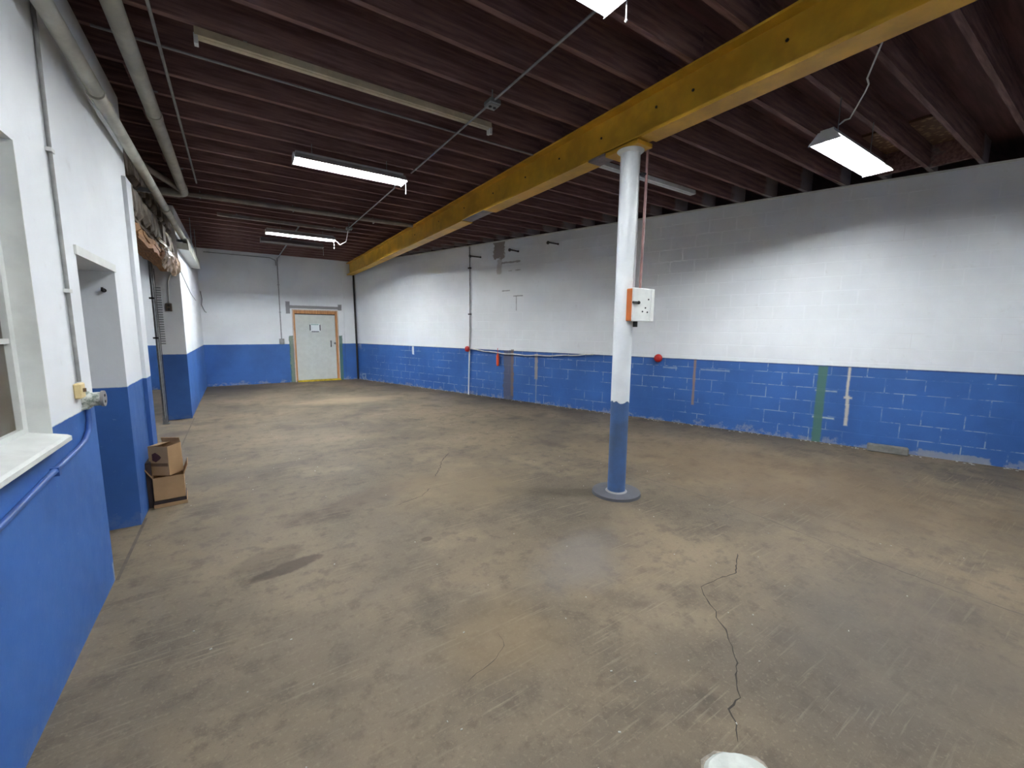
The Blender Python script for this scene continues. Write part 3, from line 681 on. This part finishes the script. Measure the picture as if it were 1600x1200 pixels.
# ================================================================ RIGHT WALL FITTINGS
def W(s, off, z): p = WD*s+WN*(WC-off); return (p.x, p.y, z)
t = thing('riser_pipe', 'thin pipe up the right wall, grey above and white below the red valve', 'pipe', W(7.3, .03, 0))
b = B(); tube(b, [W(7.31, .03, 1.17), W(7.29, .03, 2.5), W(7.30, .03, ZJ-.03)], .014, 10); child('upper_pipe', b, M_conduit, t)
b = B(); tube(b, [W(7.34, .045, .0), W(7.30, .045, 1.17)], .017, 10); child('lower_pipe', b, M_whitep, t)
for z in (2.02, 3.15):
    b = B(); bx(b, 7.265, 7.345, WC-.045, WC, z, z+.03, MW); child('pipe_strap', b, M_dark, t)
def knob(label, s, z, off=.075):
    t = thing('red_knob', label, 'valve', W(s, 0, z), 'red knobs on the right wall')
    b = B(); p0 = Vector(W(s, .0, z)); p1 = Vector(W(s, off, z)); p2 = Vector(W(s, off+.05, z))
    tube(b, [p0, p1], .02, 10); child('stem', b, M_dark, t)
    b = B(); tube(b, [p1, p1.lerp(p2, .15), p1.lerp(p2, .8), p2], [.04, .075, .07, .03], 14); child('wheel', b, M_red, t)
knob('red valve on the white riser pipe, left end of the white hose', 7.33, 1.165)
knob('red knob alone on the blue line right of the column', 2.52, 1.165)
hp = []
for i in range(21):
    f = i/20; s = 7.28+(3.85-7.28)*f; hp.append(W(s, .05, 1.17-.085*math.sin(math.pi*min(1, f*1.02))+.008*math.sin(i*1.7)))
tag(tube_o('wall_hose', hp, .013, M_rope), 'white hose sagging along the blue line of the right wall', 'hose')
t = thing('orange_handle', 'orange plastic handle hanging from the white hose', 'handle', W(6.36, .05, .8))
b = B(); tube(b, [W(6.36, .055, .79), W(6.36, .055, .83), W(6.36, .055, 1.02), W(6.36, .055, 1.09)], [.024, .034, .036, .02], 12); child('grip', b, M_orange, t)
b = B(); tube(b, [W(6.36, .055, 1.09), W(6.36, .055, 1.22)], .008, 8); child('loop', b, M_red, t)
for s0, s1, z0, lb in ((7.30, 6.9, 3.45, 'dark wall bracket by the top of the riser pipe'), (6.06, 5.77, 3.47, 'dark wall bracket right of the brown stain'), (5.02, 4.73, 3.51, 'dark wall bracket nearest the column, high on the right wall')):
    t = thing('wall_bracket', lb, 'bracket', W(s0, 0, z0), 'iron brackets on the right wall')
    b = B(); tube(b, [W(s0, .0, z0), W(s0-.02, .06, z0), W(s1, .07, z0-.07)], .014, 8); child('arm', b, M_dark, t)
    b = B(); p = Vector(W(s0, 0, z0)); q = Vector(W(s0, .02, z0)); tube(b, [p, q], .035, 10); child('wall_plate', b, M_dark, t)
    b = B(); ball(b, W(s1, .07, z0-.07), .022, 8); child('tip', b, M_dark, t)
b = B(); v = bx(b, -.215, .215, -.05, .05, 0, .105); bevel(b, .012)
o = tag(obj('kerb_block', b, M_conc), 'grey concrete kerb block on the floor against the right wall', 'concrete block')
p = WD*(-.72)+WN*(WC-.10); o.matrix_world = Matrix(((WD.x, WN.x, 0, p.x), (WD.y, WN.y, 0, p.y), (0, 0, 1, 0), (0, 0, 0, 1)))

# ================================================================ THINGS ON THE FLOOR
def carton(name, label, loc, rz, w_, d_, h_, flaps, group='cardboard boxes by the doorway pier'):
    t = thing(name, label, 'cardboard box', loc, group); t.rotation_euler = (0, 0, rz); th = .005
    for nm, d in (('front_panel', (-w_/2, w_/2, -d_/2, -d_/2+th, 0, h_)), ('back_panel', (-w_/2, w_/2, d_/2-th, d_/2, 0, h_)), ('side_panel', (-w_/2, -w_/2+th, -d_/2+th, d_/2-th, 0, h_)), ('side_panel', (w_/2-th, w_/2, -d_/2+th, d_/2-th, 0, h_)), ('bottom_panel', (-w_/2, w_/2, -d_/2, d_/2, 0, th))):
        box_o(nm, d, M_card, t)
    for side, an, ln in flaps:
        b = B()
        if side in '+-':
            sx = 1 if side == '+' else -1
            M_ = Matrix.Translation((sx*w_/2, 0, h_)) @ Matrix.Rotation(sx*an, 4, 'Y'); bx(b, -th/2, th/2, -d_/2+.004, d_/2-.004, 0, ln, M_)
        else:
            sy = -1 if side == 'f' else 1
            M_ = Matrix.Translation((0, sy*d_/2, h_)) @ Matrix.Rotation(-sy*an, 4, 'X'); bx(b, -w_/2+.004, w_/2-.004, -th/2, th/2, 0, ln, M_)
        obj('flap', b, M_card, t)
    return t
lo = carton('lower_carton', 'lower open cardboard box standing on a dark tray', (-.615, 4.955, .065), .08, .225, .26, .215, (('+', .35, .10), ('-', .5, .10), ('b', .1, .10)))
up = carton('upper_carton', 'upper cardboard box with a maroon mark, stacked on the lower box', (-.625, 4.945, .283), -.55, .175, .165, .275, (('-', -1.45, .08), ('b', -.25, .05)))
b = B(); M_ = Matrix.Translation((-.02, -.0838, .175)); prism(b, [(-.035, -.03), (-.035, .03), (-.005, .045), (.03, .02), (.045, 0), (.03, -.02), (-.005, -.045)], 'y', -.001, .001)
for v in b.verts: v.co = M_ @ v.co
obj('printed_mark', b, M_mark, up)
box_o('tape_strip', (-.08, .08, -.0834, -.082, .09, .12), M_cardin, up)
t = thing('shallow_tray', 'dark shallow tray with cardboard edge under the cardboard boxes', 'tray', (-.615, 4.955, 0)); t.rotation_euler = (0, 0, .08)
box_o('tray_body', (-.115, .118, -.135, .135, .03, .062), M_pallet, t); box_o('tray_rim', (-.12, .123, -.14, .14, 0, .032), M_card, t)
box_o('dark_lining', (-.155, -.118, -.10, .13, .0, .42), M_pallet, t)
t = thing('cement_patch', 'round white cement plug in the floor at the end of the crack', 'floor patch', (1.43, .60, 0))
b = B()
def blob(bm, r, h, n, jit, z0=0):
    top = []; bot = []
    for i in range(n):
        a = 2*math.pi*i/n; k = 1+jit*math.sin(a*5)+random.uniform(-jit, jit)
        top.append(bm.verts.new((1.43+r*k*.9*math.cos(a), .60+r*k*.9*math.sin(a), h))); bot.append(bm.verts.new((1.43+r*k*math.cos(a), .60+r*k*math.sin(a), z0)))
    bm.faces.new(top); bm.faces.new(bot[::-1])
    for i in range(n): bm.faces.new((bot[i], bot[(i+1) % n], top[(i+1) % n], top[i]))
blob(b, .165, .010, 40, .05); child('crumbled_rim', b, M_patchrim, t)
b = B(); blob(b, .15, .024, 40, .015, .009); child('plug', b, M_patch, t)
# loose white paint flakes: nobody could count them
b = B()
for i in range(130):
    d = random.random()**1.5
    x = random.uniform(-.7, 4.5); y = .5+8*d; s = random.uniform(.002, .0055); a = random.uniform(0, 3.14)
    if x > wall_x(y)-.2: continue
    M_ = Matrix.Translation((x, y, .001)) @ Matrix.Rotation(a, 4, 'Z'); bx(b, -s, s, -s*.5, s*.5, 0, .003, M_)
for i in range(260):
    s_ = random.uniform(-2, 12); n_ = random.uniform(.01, .12); p = WD*s_+WN*(WC-n_); q_ = random.uniform(.004, .014)
    M_ = Matrix.Translation((p.x, p.y, .001)) @ Matrix.Rotation(random.uniform(0, 3), 4, 'Z'); bx(b, -q_, q_, -q_*.6, q_*.6, 0, q_*.6, M_)
o = obj('paint_flakes', b, M_chip); tag(o, 'tiny white paint flakes scattered over the concrete floor', 'debris', kind='stuff')
